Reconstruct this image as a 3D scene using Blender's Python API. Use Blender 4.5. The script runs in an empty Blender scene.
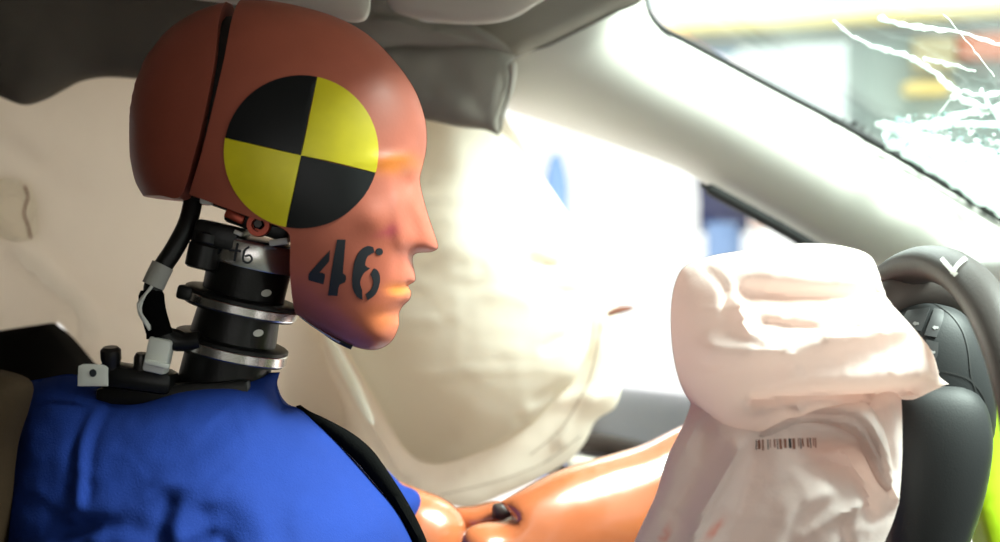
import bpy, bmesh, math, random
import numpy as np
from mathutils import Vector, Matrix, noise
from mathutils.bvhtree import BVHTree
from mathutils.geometry import delaunay_2d_cdt

random.seed(4)
SC = bpy.context.scene
COL = SC.collection
F = 1500.0                       # focal length in pixels of the 1000 px wide frame
CAM = Vector((0.0, -1.0, 0.85))  # the camera looks in through the passenger window
R = math.radians

# ------------------------------------------------------------------ camera, world, lights, exposure
cam_d = bpy.data.cameras.new('camera')
cam = bpy.data.objects.new('camera', cam_d); COL.objects.link(cam)
cam.location = CAM; cam.rotation_euler = (R(90), 0, 0)
cam_d.sensor_width = 36; cam_d.lens = 36 * F / 1000
cam_d.clip_start = .01; cam_d.clip_end = 200
cam_d.dof.use_dof = True; cam_d.dof.focus_distance = 1.0; cam_d.dof.aperture_fstop = 4.5
SC.camera = cam

w = bpy.data.worlds.new('hall_light'); SC.world = w; w.use_nodes = True
w.node_tree.nodes['Background'].inputs[0].default_value = (1.0, 0.985, 0.96, 1)
w.node_tree.nodes['Background'].inputs[1].default_value = 1.5

def area(name, loc, target, sx, sy, power, color=(1, 1, 1)):
    l = bpy.data.lights.new(name, 'AREA'); l.shape = 'RECTANGLE'; l.size = sx; l.size_y = sy
    l.energy = power; l.color = color
    o = bpy.data.objects.new(name, l); COL.objects.link(o)
    o.location = loc
    o.rotation_euler = (Vector(target) - Vector(loc)).to_track_quat('-Z', 'Y').to_euler()
    return o
area('hall_flood_lamp', (1.9, -.25, 3.0), (.2, 0, .85), 1.2, 1.2, 560, (1, .97, .92))
area('arm_highlight_lamp', (.35, 2.5, 2.5), (.1, .2, .72), 2.0, 1.2, 60, (1, .98, .95))  # unseen lamp, placed to put a highlight on the forearm
SC.view_settings.view_transform = 'Standard'
try: SC.view_settings.look = 'None'
except Exception: pass
SC.view_settings.gamma = 1; SC.view_settings.use_curve_mapping = False
SC.view_settings.exposure = 0.0

# ------------------------------------------------------------------ helpers
def P(px, py, Y):
    d = (Y - CAM.y) / F
    return Vector((CAM.x + (px - 500) * d, Y, CAM.z - (py - 271) * d))

def tag(o, label=None, cat=None, group=None, kind=None):
    if label: o['label'] = label
    if cat: o['category'] = cat
    if group: o['group'] = group
    if kind: o['kind'] = kind
    return o

def thing(name, label, cat, loc=(0, 0, 0), group=None):
    o = bpy.data.objects.new(name, None); COL.objects.link(o)
    o.location = loc; o.empty_display_size = .02
    return tag(o, label, cat, group)

def world_loc(o):
    v = Vector((0, 0, 0))
    while o: v += o.location; o = o.parent
    return v

def link(name, me, m, parent=None, sharp=40):
    """verts are given in world space; moved into the parent's frame"""
    if parent is not None:
        me.transform(Matrix.Translation(-world_loc(parent)))
    for mm in (m if isinstance(m, (list, tuple)) else [m]): me.materials.append(mm)
    for p in me.polygons: p.use_smooth = True
    if sharp: me.set_sharp_from_angle(angle=R(sharp))
    o = bpy.data.objects.new(name, me); COL.objects.link(o)
    if parent is not None: o.parent = parent
    return o

def lin(c):
    return tuple(((v / 255) / 12.92 if v / 255 <= .04045 else ((v / 255 + .055) / 1.055) ** 2.4) for v in c)

def mat(name, color, rough=.5, metal=0, spec=.5, bump=0, bscale=300, var=0, vscale=20, trans=0,
        tcol=None, vcol=False, coat=0, wave=0):
    m = bpy.data.materials.new(name); m.use_nodes = True
    nt = m.node_tree; N = nt.nodes; L = nt.links
    b = N['Principled BSDF']; out = N['Material Output']
    b.inputs['Roughness'].default_value = rough; b.inputs['Metallic'].default_value = metal
    b.inputs['Specular IOR Level'].default_value = spec
    b.inputs['Coat Weight'].default_value = coat; b.inputs['Coat Roughness'].default_value = .25
    tc = N.new('ShaderNodeTexCoord')
    src = None
    if vcol:
        a = N.new('ShaderNodeVertexColor'); a.layer_name = 'Col'; src = a.outputs[0]
    else:
        b.inputs['Base Color'].default_value = (*color, 1)
    if var:
        n = N.new('ShaderNodeTexNoise'); n.inputs['Scale'].default_value = vscale; n.inputs['Detail'].default_value = 5
        L.new(tc.outputs['Object'], n.inputs['Vector'])
        mr = N.new('ShaderNodeMapRange'); mr.inputs[1].default_value = .3; mr.inputs[2].default_value = .7
        mr.inputs[3].default_value = 1 - var; mr.inputs[4].default_value = 1 + var
        L.new(n.outputs[0], mr.inputs[0])
        mx = N.new('ShaderNodeVectorMath'); mx.operation = 'SCALE'
        if src: L.new(src, mx.inputs[0])
        else: mx.inputs[0].default_value = color
        L.new(mr.outputs[0], mx.inputs['Scale'])
        src = mx.outputs[0]
    if src: L.new(src, b.inputs['Base Color'])
    nrm = None
    if bump:
        n2 = N.new('ShaderNodeTexNoise'); n2.inputs['Scale'].default_value = bscale; n2.inputs['Detail'].default_value = 3
        L.new(tc.outputs['Object'], n2.inputs['Vector'])
        bp = N.new('ShaderNodeBump'); bp.inputs['Strength'].default_value = bump; bp.inputs['Distance'].default_value = .002
        L.new(n2.outputs[0], bp.inputs['Height']); L.new(bp.outputs[0], b.inputs['Normal']); nrm = bp.outputs[0]
    if trans:
        t = N.new('ShaderNodeBsdfTranslucent'); t.inputs[0].default_value = (*(tcol or color), 1)
        if nrm: L.new(nrm, t.inputs['Normal'])
        mx = N.new('ShaderNodeMixShader'); mx.inputs[0].default_value = trans
        L.new(b.outputs[0], mx.inputs[1]); L.new(t.outputs[0], mx.inputs[2]); L.new(mx.outputs[0], out.inputs[0])
    return m

def glass(name, tint, gl=.06):
    m = bpy.data.materials.new(name); m.use_nodes = True
    N = m.node_tree.nodes; L = m.node_tree.links; N.remove(N['Principled BSDF'])
    t = N.new('ShaderNodeBsdfTransparent'); t.inputs[0].default_value = (*tint, 1)
    g = N.new('ShaderNodeBsdfGlossy'); g.inputs['Roughness'].default_value = .03
    x = N.new('ShaderNodeMixShader'); x.inputs[0].default_value = gl
    L.new(t.outputs[0], x.inputs[1]); L.new(g.outputs[0], x.inputs[2]); L.new(x.outputs[0], N['Material Output'].inputs[0])
    return m

# ---- 2D outlines (photograph pixels) --------------------------------------------------------------
def smooth(pts, step=3.0, closed=True):
    """Catmull-Rom through pts; a third element marks a sharp corner"""
    n = len(pts); A = [Vector((p[0], p[1])) for p in pts]; C = [len(p) > 2 for p in pts]
    out = []
    rng = range(n) if closed else range(n - 1)
    for i in rng:
        j = (i + 1) % n
        p1, p2 = A[i], A[j]
        ln = (p2 - p1).length
        if closed:
            p0, p3 = A[i - 1], A[(j + 1) % n]
        else:
            p0 = A[i - 1] if i else p1; p3 = A[j + 1] if j + 1 < n else p2
        m1 = Vector((0, 0)) if C[i] else (p2 - p0) * .5
        m2 = Vector((0, 0)) if C[j] else (p3 - p1) * .5
        if C[i]: m1 = (p2 - p1) * .6
        if C[j]: m2 = (p2 - p1) * .6
        if m1.length > ln: m1 = m1.normalized() * ln
        if m2.length > ln: m2 = m2.normalized() * ln
        k = max(1, int(round(ln / step)))
        for q in range(k):
            t = q / k; t2 = t * t; t3 = t2 * t
            out.append(p1 * (2*t3 - 3*t2 + 1) + m1 * (t3 - 2*t2 + t) + p2 * (-2*t3 + 3*t2) + m2 * (t3 - t2))
    if not closed: out.append(A[-1])
    return np.array([(v.x, v.y) for v in out])

def inside(X, Y, poly):
    c = np.zeros(X.shape, bool)
    n = len(poly)
    for i in range(n):
        x1, y1 = poly[i]; x2, y2 = poly[(i + 1) % n]
        if y1 == y2: continue
        k = ((y1 > Y) != (y2 > Y)) & (X < (x2 - x1) * (Y - y1) / (y2 - y1) + x1)
        c ^= k
    return c

def near(P_, poly, closed=True):
    """distance from points P_ (n,2) to polyline and the nearest point"""
    a = poly; b = np.roll(poly, -1, 0)
    if not closed: a = a[:-1]; b = b[:-1]
    best = np.full(len(P_), 1e18); q = np.zeros_like(P_)
    for (x1, y1), (x2, y2) in zip(a, b):
        dx, dy = x2 - x1, y2 - y1; l2 = dx*dx + dy*dy + 1e-12
        t = np.clip(((P_[:, 0]-x1)*dx + (P_[:, 1]-y1)*dy) / l2, 0, 1)
        cx = x1 + t*dx; cy = y1 + t*dy
        d = (P_[:, 0]-cx)**2 + (P_[:, 1]-cy)**2
        m = d < best
        best[m] = d[m]; q[m, 0] = cx[m]; q[m, 1] = cy[m]
    return np.sqrt(best), q

class Field:
    """membrane height over an outline: 0 on the edge, 1 at the fullest point"""
    def __init__(s, poly, cell=3.0):
        s.poly = poly; s.c = cell
        x0, y0 = poly.min(0) - 2*cell; x1, y1 = poly.max(0) + 2*cell
        s.o = (x0, y0)
        u = None; lv = [cell * k for k in (8, 4, 2, 1)]
        for h in lv:
            nx = int((x1 - x0) / h) + 2; ny = int((y1 - y0) / h) + 2
            X, Y = np.meshgrid(x0 + np.arange(nx)*h, y0 + np.arange(ny)*h)
            M = inside(X, Y, poly).astype(float)
            if u is None: v = np.zeros((ny, nx))
            else: v = s.bil(u, (X - x0) / ph, (Y - y0) / ph) * M
            for _ in range(260 if h > cell else 160):
                q = np.zeros_like(v)
                q[1:-1, 1:-1] = (v[2:, 1:-1] + v[:-2, 1:-1] + v[1:-1, 2:] + v[1:-1, :-2] + h*h) / 4
                v = q * M
            u = v; ph = h
        s.u = u / u.max()
    @staticmethod
    def bil(u, fx, fy):
        ny, nx = u.shape
        fx = np.clip(fx, 0, nx - 1.001); fy = np.clip(fy, 0, ny - 1.001)
        ix = fx.astype(int); iy = fy.astype(int); a = fx - ix; b = fy - iy
        return (u[iy, ix]*(1-a)*(1-b) + u[iy, ix+1]*a*(1-b) + u[iy+1, ix]*(1-a)*b + u[iy+1, ix+1]*a*b)
    def __call__(s, pts):
        d, q = near(pts, s.poly)
        k = 2.5 * s.c
        n = (pts - q) / np.maximum(d, 1e-6)[:, None]
        far = s.bil(s.u, (pts[:, 0]-s.o[0])/s.c, (pts[:, 1]-s.o[1])/s.c)
        r = q + n * k
        edge = s.bil(s.u, (r[:, 0]-s.o[0])/s.c, (r[:, 1]-s.o[1])/s.c) * d / k
        h = np.where(d < k, np.maximum(edge, 0), far)
        h[d < .4] = 0
        h[~inside(pts[:, 0], pts[:, 1], s.poly) & (d > .4)] = 0
        return h, d

def fbm(x, y, seed, octv=4):
    return noise.fractal(Vector((x, y, seed)), 1.0, 2.0, octv, noise_basis='PERLIN_ORIGINAL')

def relief(name, poly, Y, front, back, m, parent=None, field=None, power=.5, cell=5.0, folds=(), rough=0,
           rscale=60, seed=0, sym=False, crease=0, cscale=70, cst=1.0, color=None, Yf=None, sharp=50, edge=14., flat=0., backpow=None):
    """A closed, swelling solid whose side outline is poly: each side rises as the membrane field.
    flat = least half-thickness, so that cut edges get a real wall."""
    fld = field or Field(poly, max(1.5, cell * .5))
    x0, y0 = poly.min(0); x1, y1 = poly.max(0)
    gx, gy = [], []
    row = 0; y = y0 + cell * .4
    while y < y1:
        x = x0 + cell * (.2 if row % 2 else .7)
        while x < x1: gx.append(x); gy.append(y); x += cell
        y += cell * .87; row += 1
    G = np.array([gx, gy]).T
    G = G[inside(G[:, 0], G[:, 1], poly)]
    d, _ = near(G, poly); G = G[d > cell * .75]
    # two rings just inside the edge
    t = np.roll(poly, -1, 0) - np.roll(poly, 1, 0); t /= np.maximum(np.linalg.norm(t, axis=1), 1e-9)[:, None]
    nrm = np.array([-t[:, 1], t[:, 0]]).T
    rings = []
    for off in (cell * .08, cell * .32):
        for sgn in (1, -1):
            r = poly + nrm * off * sgn
            k = inside(r[:, 0], r[:, 1], poly); r = r[k]
            if len(r):
                dd, _ = near(r, poly); rings.append(r[dd > off * .85])
    allp = np.vstack([poly, G] + rings)
    n = len(poly)
    res = delaunay_2d_cdt([Vector(p) for p in allp], [(i, (i + 1) % n) for i in range(n)], [], 1, 1e-4)
    V2 = np.array([(v.x, v.y) for v in res[0]]); T = res[2]
    cen = np.array([V2[list(f)].mean(0) for f in T])
    keep = inside(cen[:, 0], cen[:, 1], poly)
    T = [tuple(f) for f, k in zip(T, keep) if k]
    h, dd = fld(V2)
    prof = h ** power
    e = np.clip(dd / edge, 0, 1); e = e*e*(3-2*e)
    disp = np.zeros(len(V2))
    for f in folds:
        if f[0] == 'g':
            _, cx, cy, rx, ry, an, amp = f
            ca, sa = math.cos(R(an)), math.sin(R(an))
            dx = V2[:, 0]-cx; dy = V2[:, 1]-cy
            disp += amp * np.exp(-(((dx*ca+dy*sa)/rx)**2 + ((-dx*sa+dy*ca)/ry)**2))
        else:
            _, pl, wd, amp = f
            pl = smooth(pl, 6, False)
            q, _ = near(V2, pl, False)
            disp += amp * np.exp(-(q/wd)**2)
    if rough:
        disp += rough * np.array([fbm(p[0]/rscale, p[1]/rscale, seed) for p in V2])
    if crease:
        def cr(x, y):
            a1 = noise.noise(Vector((x/cscale + .6*noise.noise(Vector((x/50, y/50, seed))), y/cscale*cst, seed + 3.1)))
            a2 = noise.noise(Vector((x/cscale*2.1, y/cscale*2.1*cst, seed + 7.7)))
            return max(0, 1 - abs(a1)*5) ** 2 + .5 * max(0, 1 - abs(a2)*5) ** 2
        disp += crease * np.array([cr(p[0], p[1]) for p in V2])
    disp *= e
    hf = flat + front * prof + disp
    hb = flat + back * (h ** (backpow or power)) + (disp if sym else 0)
    if not flat:
        z = h <= 0; hf[z] = 0; hb[z] = 0
    hf = np.maximum(hf, 0 if not flat else flat * .5); hb = np.maximum(hb, 0 if not flat else flat * .5)
    # boundary edges of the kept triangles
    cnt = {}
    for f in T:
        for a, b in ((f[0], f[1]), (f[1], f[2]), (f[2], f[0])):
            k = (min(a, b), max(a, b)); cnt.setdefault(k, []).append((a, b))
    bnd = [v[0] for v in cnt.values() if len(v) == 1]
    bset = {i for e2 in bnd for i in e2}
    verts = []; fi = {}; bi = {}; cols = []
    used = sorted({i for f in T for i in f})
    for i in used:
        yy = Y + (Yf(V2[i][0], V2[i][1]) if Yf else 0)
        b0 = P(V2[i][0], V2[i][1], yy)
        fi[i] = len(verts); verts.append((b0.x, b0.y - hf[i], b0.z))
        if color: cols.append(color(V2[i][0], V2[i][1]))
        if i in bset and hf[i] + hb[i] < 1e-5: bi[i] = fi[i]
        else:
            bi[i] = len(verts); verts.append((b0.x, b0.y + hb[i], b0.z))
            if color: cols.append(color(V2[i][0], V2[i][1]))
    faces = []
    for f in T:
        a, b, c = (V2[k] for k in f)
        s = (b[0]-a[0])*(c[1]-a[1]) - (b[1]-a[1])*(c[0]-a[0])
        if s > 0: f = (f[0], f[2], f[1])   # front faces look to the camera side (-Y)
        faces.append(tuple(fi[k] for k in f))
        g = tuple(bi[k] for k in reversed(f))
        if len(set(g)) == 3 and set(g) != set(faces[-1]): faces.append(g)
    for a, b in bnd:
        q = [fi[a], fi[b], bi[b], bi[a]]
        q2 = []
        for v in q:
            if v not in q2: q2.append(v)
        if len(q2) >= 3: faces.append(tuple(q2))
    me = bpy.data.meshes.new(name)
    me.from_pydata(verts, [], faces); me.validate()
    bm = bmesh.new(); bm.from_mesh(me); bmesh.ops.recalc_face_normals(bm, faces=bm.faces); bm.to_mesh(me); bm.free()
    if color:
        ca = me.color_attributes.new('Col', 'FLOAT_COLOR', 'POINT')
        buf = np.ones((len(verts), 4), np.float32); buf[:, :3] = np.array(cols)
        ca.data.foreach_set('color', buf.ravel())
    return link(name, me, m, parent, sharp)

def tree_of(*objs):
    vs, fs = [], []
    for o in objs:
        off = world_loc(o); k = len(vs)
        vs += [v.co + off for v in o.data.vertices]
        fs += [tuple(i + k for i in p.vertices) for p in o.data.polygons]
    return BVHTree.FromPolygons(vs, fs)

def cast(bv, px, py, lift):
    d = (P(px, py, 0) - CAM).normalized()
    h = bv.ray_cast(CAM, d)
    if h[0] is None:
        h = bv.find_nearest(P(px, py, 0)); 
    n = h[1]
    if n.dot(d) > 0: n = -n
    return h[0] + n * lift

def sticker(name, poly, bv, m, parent, lift=.0006, cell=4, split=None, mats=None):
    """thin film that lies on a surface"""
    x0, y0 = poly.min(0); x1, y1 = poly.max(0)
    G = np.array([(x, y) for x in np.arange(x0, x1, cell) for y in np.arange(y0, y1, cell)])
    if len(G):
        G = G[inside(G[:, 0], G[:, 1], poly)]
    if len(G):
        d, _ = near(G, poly); G = G[d > cell * .4]
    allp = np.vstack([poly, G]) if len(G) else poly
    n = len(poly); extra = []
    E = [(i, (i + 1) % n) for i in range(n)]
    if split is not None:
        k = len(allp); allp = np.vstack([allp, split]); E += [(k, k+1), (k+2, k+3)]
    res = delaunay_2d_cdt([Vector(p) for p in allp], E, [], 1, 1e-4)
    V2 = [(v.x, v.y) for v in res[0]]
    T = [tuple(f) for f in res[2]]
    T = [f for f in T if inside(np.array([sum(V2[i][0] for i in f)/3]), np.array([sum(V2[i][1] for i in f)/3]), poly)[0]]
    top = [cast(bv, x, y, lift) for x, y in V2]
    bot = [cast(bv, x, y, lift * .2) for x, y in V2]
    nv = len(top); faces = []
    cnt = {}
    for f in T:
        a, b, c = (V2[k] for k in f)
        if (b[0]-a[0])*(c[1]-a[1]) - (b[1]-a[1])*(c[0]-a[0]) > 0: f = (f[0], f[2], f[1])
        faces.append(f)
        for a, b in ((f[0], f[1]), (f[1], f[2]), (f[2], f[0])):
            cnt.setdefault((min(a, b), max(a, b)), []).append((a, b))
    nt = len(faces)
    faces += [tuple(i + nv for i in reversed(f)) for f in faces[:nt]]
    for v in cnt.values():
        if len(v) == 1: a, b = v[0]; faces.append((b, a, a + nv, b + nv))
    me = bpy.data.meshes.new(name); me.from_pydata([tuple(v) for v in top + bot], [], faces)
    if split is not None:
        A, B, C_, D = split
        def side(p, q, x): return (q[0]-p[0])*(x[1]-p[1]) - (q[1]-p[1])*(x[0]-p[0]) > 0
        for i, pl in enumerate(me.polygons):
            ids = [k % nv for k in pl.vertices]
            c = (sum(V2[k][0] for k in ids)/len(ids), sum(V2[k][1] for k in ids)/len(ids))
            pl.material_index = 1 if side(A, B, c) == side(C_, D, c) else 0
    return link(name, me, mats or m, parent, 30)

def stroke(name, pts, wd, bv, m, parent, lift=.0005):
    """a drawn line as a thin film on a surface"""
    pl = smooth(pts, 2.0, False)
    t = np.gradient(pl, axis=0); t /= np.maximum(np.linalg.norm(t, axis=1), 1e-9)[:, None]
    n = np.array([-t[:, 1], t[:, 0]]).T * wd / 2
    poly = np.vstack([pl + n, (pl - n)[::-1]])
    vs = [cast(bv, x, y, lift) for x, y in np.vstack([pl + n, pl - n])]
    k = len(pl)
    me = bpy.data.meshes.new(name)
    me.from_pydata([tuple(v) for v in vs], [], [(i, i+1, k+i+1, k+i) for i in range(k-1)])
    return link(name, me, m, parent)

# ---- 3D primitives into bmeshes -------------------------------------------------------------------
def tube_bm(pts, rad, seg=14, bm=None, cap=True, squash=1.0):
    bm = bm or bmesh.new(); pts = [Vector(p) for p in pts]; n = len(pts)
    if not isinstance(rad, (list, tuple)): rad = [rad] * n
    rings = []; up = None
    for i, p in enumerate(pts):
        t = (pts[min(i+1, n-1)] - pts[max(i-1, 0)]).normalized()
        if up is None: up = t.orthogonal().normalized()
        up = (up - t * up.dot(t)).normalized(); s = t.cross(up)
        rings.append([bm.verts.new(p + (up * math.cos(a) + s * math.sin(a) * squash) * rad[i]) for a in (2*math.pi*k/seg for k in range(seg))])
    for r1, r2 in zip(rings, rings[1:]):
        for k in range(seg): bm.faces.new((r1[k], r1[(k+1) % seg], r2[(k+1) % seg], r2[k]))
    if cap: bm.faces.new(rings[0][::-1]); bm.faces.new(rings[-1])
    return bm

def spline3(pts, step=.004):
    pts = [Vector(p) for p in pts]; out = []
    for i in range(len(pts) - 1):
        p0 = pts[max(i-1, 0)]; p1 = pts[i]; p2 = pts[i+1]; p3 = pts[min(i+2, len(pts)-1)]
        k = max(1, int((p2 - p1).length / step))
        for q in range(k):
            t = q / k
            out.append(.5 * ((2*p1) + (p2-p0)*t + (2*p0-5*p1+4*p2-p3)*t*t + (3*p1-p0-3*p2+p3)*t**3))
    out.append(pts[-1]); return out

def lathe_bm(prof, center, axis, seg=48, bm=None):
    """prof: (radius, height) from bottom to top along axis"""
    bm = bm or bmesh.new(); center = Vector(center); axis = Vector(axis).normalized()
    u = axis.orthogonal().normalized(); v = axis.cross(u)
    rings = [[bm.verts.new(center + axis*h + (u*math.cos(2*math.pi*k/seg) + v*math.sin(2*math.pi*k/seg))*max(r, 1e-5)) for k in range(seg)] for r, h in prof]
    for r1, r2 in zip(rings, rings[1:]):
        for k in range(seg): bm.faces.new((r1[k], r1[(k+1) % seg], r2[(k+1) % seg], r2[k]))
    bm.faces.new(rings[0][::-1]); bm.faces.new(rings[-1])
    return bm

def box_bm(c, size, rot=None, bev=0.0, bm=None, segs=2):
    b = bmesh.new()
    bmesh.ops.create_cube(b, size=1)
    for v in b.verts: v.co = Vector((v.co.x*size[0], v.co.y*size[1], v.co.z*size[2]))
    if bev: bmesh.ops.bevel(b, geom=b.edges[:], offset=bev, segments=segs, profile=.5, affect='EDGES')
    M = Matrix.Translation(Vector(c)) @ (rot.to_4x4() if rot else Matrix())
    b.transform(M)
    if bm is None: return b
    me = bpy.data.meshes.new('t'); b.to_mesh(me); bm.from_mesh(me); b.free(); bpy.data.meshes.remove(me)
    return bm

def obj(name, bm, m, parent=None, sharp=35):
    me = bpy.data.meshes.new(name)
    bmesh.ops.recalc_face_normals(bm, faces=bm.faces); bm.to_mesh(me); bm.free()
    return link(name, me, m, parent, sharp)

# ------------------------------------------------------------------ materials
M = {}
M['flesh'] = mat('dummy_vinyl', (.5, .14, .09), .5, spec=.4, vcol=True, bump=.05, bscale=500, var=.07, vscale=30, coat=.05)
M['arm'] = mat('arm_vinyl', (.44, .12, .045), .2, spec=.7, bump=.06, bscale=60, var=.06, vscale=25, coat=.9)
M['black'] = mat('black_rubber', (.006, .0055, .005), .38, spec=.35, bump=.1, bscale=400)
M['blackcloth'] = mat('black_webbing', (.003, .003, .003), .9, spec=.03, bump=.3, bscale=900)
M['gap'] = mat('dark_skull_core', (.01, .006, .005), .7)
M['steel'] = mat('brushed_steel', (.75, .72, .7), .25, metal=1, bump=.05, bscale=900, var=.1, vscale=60)
M['darksteel'] = mat('dark_anodised_steel', (.05, .045, .042), .3, metal=.8)
M['red'] = mat('red_anodised_metal', (.5, .09, .05), .35, metal=.5)
M['white_plastic'] = mat('white_plastic', (.72, .7, .64), .4)
M['tape_grey'] = mat('grey_tape', (.4, .38, .34), .6, bump=.2, bscale=300)
M['yellow'] = mat('yellow_vinyl_film', (.75, .62, .01), .38, bump=.04, bscale=80, var=.06, vscale=60)
M['blackfilm'] = mat('black_vinyl_film', (.008, .008, .009), .36, spec=.25, bump=.05, bscale=120)
M['ink'] = mat('black_paint', (.012, .014, .02), .55)
M['shirt'] = mat('blue_knit_cotton', (.009, .030, .185), .85, spec=.15, bump=.25, bscale=900, var=.1, vscale=18)
M['curtain'] = mat('cream_airbag_cloth', (.72, .64, .53), .8, spec=.2, bump=.12, bscale=700, trans=.5, tcol=(.92, .85, .75), vcol=True)
M['bag'] = mat('white_airbag_cloth', (.86, .78, .74), .75, spec=.25, bump=.1, bscale=500, trans=.42, tcol=(.97, .8, .74), vcol=True)
M['patch'] = mat('off_white_patch_cloth', (.85, .8, .68), .75, trans=.92, tcol=(.99, .98, .94))
M['stitch'] = mat('stitch_thread', (.3, .12, .08), .8)
M['headliner'] = mat('grey_headliner_cloth', (.3, .275, .24), .9, spec=.1, bump=.3, bscale=1200, var=.06, vscale=10)
M['headliner_dark'] = mat('dark_headliner_cloth', (.17, .145, .12), .9, spec=.1, bump=.3, bscale=1200, var=.08, vscale=8)
M['visor'] = mat('visor_vinyl', (.46, .42, .37), .7, bump=.1, bscale=800)
M['pillar'] = mat('light_pillar_plastic', (.62, .6, .55), .5, spec=.4, bump=.08, bscale=900)
M['gasket'] = mat('black_gasket', (.01, .01, .01), .6)
M['greytrim'] = mat('grey_door_plastic', (.26, .26, .29), .5)
M['darktrim'] = mat('dark_brown_trim', (.05, .035, .03), .5)
M['wheel'] = mat('dark_leather', (.05, .04, .036), .42, bump=.15, bscale=700)
M['hub'] = mat('charcoal_plastic', (.019, .020, .021), .55, spec=.3, bump=.07, bscale=900)
M['button'] = mat('dark_button', (.055, .055, .057), .4)
M['print'] = mat('pale_print', (.35, .35, .35), .6)
M['lime'] = mat('lime_green_paint', lin((172, 205, 18)), .45)
M['seat'] = mat('dark_seat_cloth', (.010, .008, .007), .9, spec=.02, bump=.4, bscale=700)
M['dash'] = mat('pale_dashboard', (.55, .55, .52), .6)
M['glass'] = glass('clear_side_glass', (.96, .98, .97), .03)
M['windscreen'] = glass('tinted_windscreen', (.86, .95, .93), .05)
M['crack'] = mat('white_glass_fracture', (.92, .98, .96), .35, trans=.4, tcol=(.95, 1, .98))
M['shard'] = mat('green_glass_shards', (.3, .5, .47), .2)
M['floor'] = mat('pale_hall_floor', (.88, .88, .87), .6, var=.02, vscale=1)
M['carpet'] = mat('dark_car_carpet', (.03, .028, .026), .9)
M['shell'] = mat('car_side_lining', (.14, .12, .1), .8)

FLESH = np.array((.47, .118, .07)); ORANGE = np.array((.72, .2, .03)); PINK = np.array((.42, .06, .08)); REAR_SHADE = np.array((.2, .036, .022))
def gauss(x, y, cx, cy, rx, ry, an=0):
    ca, sa = math.cos(R(an)), math.sin(R(an)); dx, dy = x-cx, y-cy
    return math.exp(-(((dx*ca+dy*sa)/rx)**2 + ((-dx*sa+dy*ca)/ry)**2))
def mixc(a, b, t): return a * (1-t) + b * t
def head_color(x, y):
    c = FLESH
    c = mixc(c, REAR_SHADE, 1 / (1 + math.exp((x - 262 + (y - 100)*.1) / 22)) * .55)  # back of the head darkens: shade put into the vinyl colour
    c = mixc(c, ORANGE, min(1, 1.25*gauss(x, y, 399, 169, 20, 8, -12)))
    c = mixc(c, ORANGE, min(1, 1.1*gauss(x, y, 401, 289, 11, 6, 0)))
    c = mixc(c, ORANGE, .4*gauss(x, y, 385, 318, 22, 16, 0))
    s = gauss(x, y, 397, 233, 5, 7, 20) + .6*gauss(x, y, 388, 236, 9, 3, -20)
    c = mixc(c, PINK, min(.8, s * .9))
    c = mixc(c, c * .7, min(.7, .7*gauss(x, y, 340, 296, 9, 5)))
    return c
CREAM = np.array((.85, .8, .72))
def curtain_color(x, y):
    c = CREAM
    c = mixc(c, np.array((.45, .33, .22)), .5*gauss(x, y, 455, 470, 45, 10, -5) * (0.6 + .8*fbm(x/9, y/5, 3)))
    c = mixc(c, np.array((.9, .86, .78)), .5 / (1 + math.exp(-(x - 480)/40)))  # brighter light on the right side put into the cloth colour
    return c
WHITE = np.array((.86, .78, .75))
def bag_color(x, y):
    c = WHITE
    s = gauss(x, y, 706, 522, 13, 3.5, -48) + .9*gauss(x, y, 661, 530, 11, 3, -65)
    s *= .6 + 1.2 * max(0, fbm(x/5, y/5, 8) + .4)
    c = mixc(c, np.array((.75, .12, .05)), min(.85, s))
    c = mixc(c, np.array((.9, .55, .42)), .55*gauss(x, y, 790, 306, 85, 22, 2) + .6*gauss(x, y, 922, 352, 9, 18, 10) + .35*gauss(x, y, 860, 395, 60, 16, 0))  # peach shade of the creases and bottom lip put into the colour
    c = mixc(c, np.array((.5, .38, .5)), .4*gauss(x, y, 692, 408, 14, 26, -35))  # lilac shade at the lower left painted into the cloth
    return c

# ------------------------------------------------------------------ hall outside
tag(obj('floor', box_bm((2, 4, -.05), (30, 30, .1)), M['floor']), 'pale floor of the test hall beyond the car', None, kind='structure')

# ------------------------------------------------------------------ car shell (the room)
def struct(name, bm, m, label, parent=None):
    o = obj(name, bm, m, parent); o['kind'] = 'structure'; o['label'] = label; return o
# roof over the seats, from the rear window line to the windscreen header
bm = box_bm((-.48, -.25, 1.165), (1.22, 1.66, .03), bev=.012)
box_bm((.118, -.28, 1.145), (.04, 1.5, .044), bev=.004, bm=bm)
struct('ceiling', bm, M['headliner'], 'grey cloth car roof lining overhead')
bm = box_bm((-1.1, -.25, .75), (.05, 1.7, .85), bev=.01)
struct('wall_rear', bm, M['shell'], 'dark rear lining of the cabin')
bm = box_bm((.2, -.25, .27), (2.6, 1.7, .04))
struct('floor_pan', bm, M['carpet'], 'dark carpeted floor pan of the car')
# passenger side behind the camera: sill, header, pillars with the window opening between
bm = box_bm((-.1, -1.12, .47), (2.0, .05, .42), bev=.015)
box_bm((-.1, -1.12, 1.10), (2.0, .05, .16), bev=.015, bm=bm)
box_bm((-.72, -1.12, .87), (.76, .05, .50), bev=.015, bm=bm)
box_bm((.62, -1.12, .80), (.56, .05, .46), bev=.015, bm=bm)
struct('wall_near', bm, M['shell'], 'passenger side of the cabin behind the camera')
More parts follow.
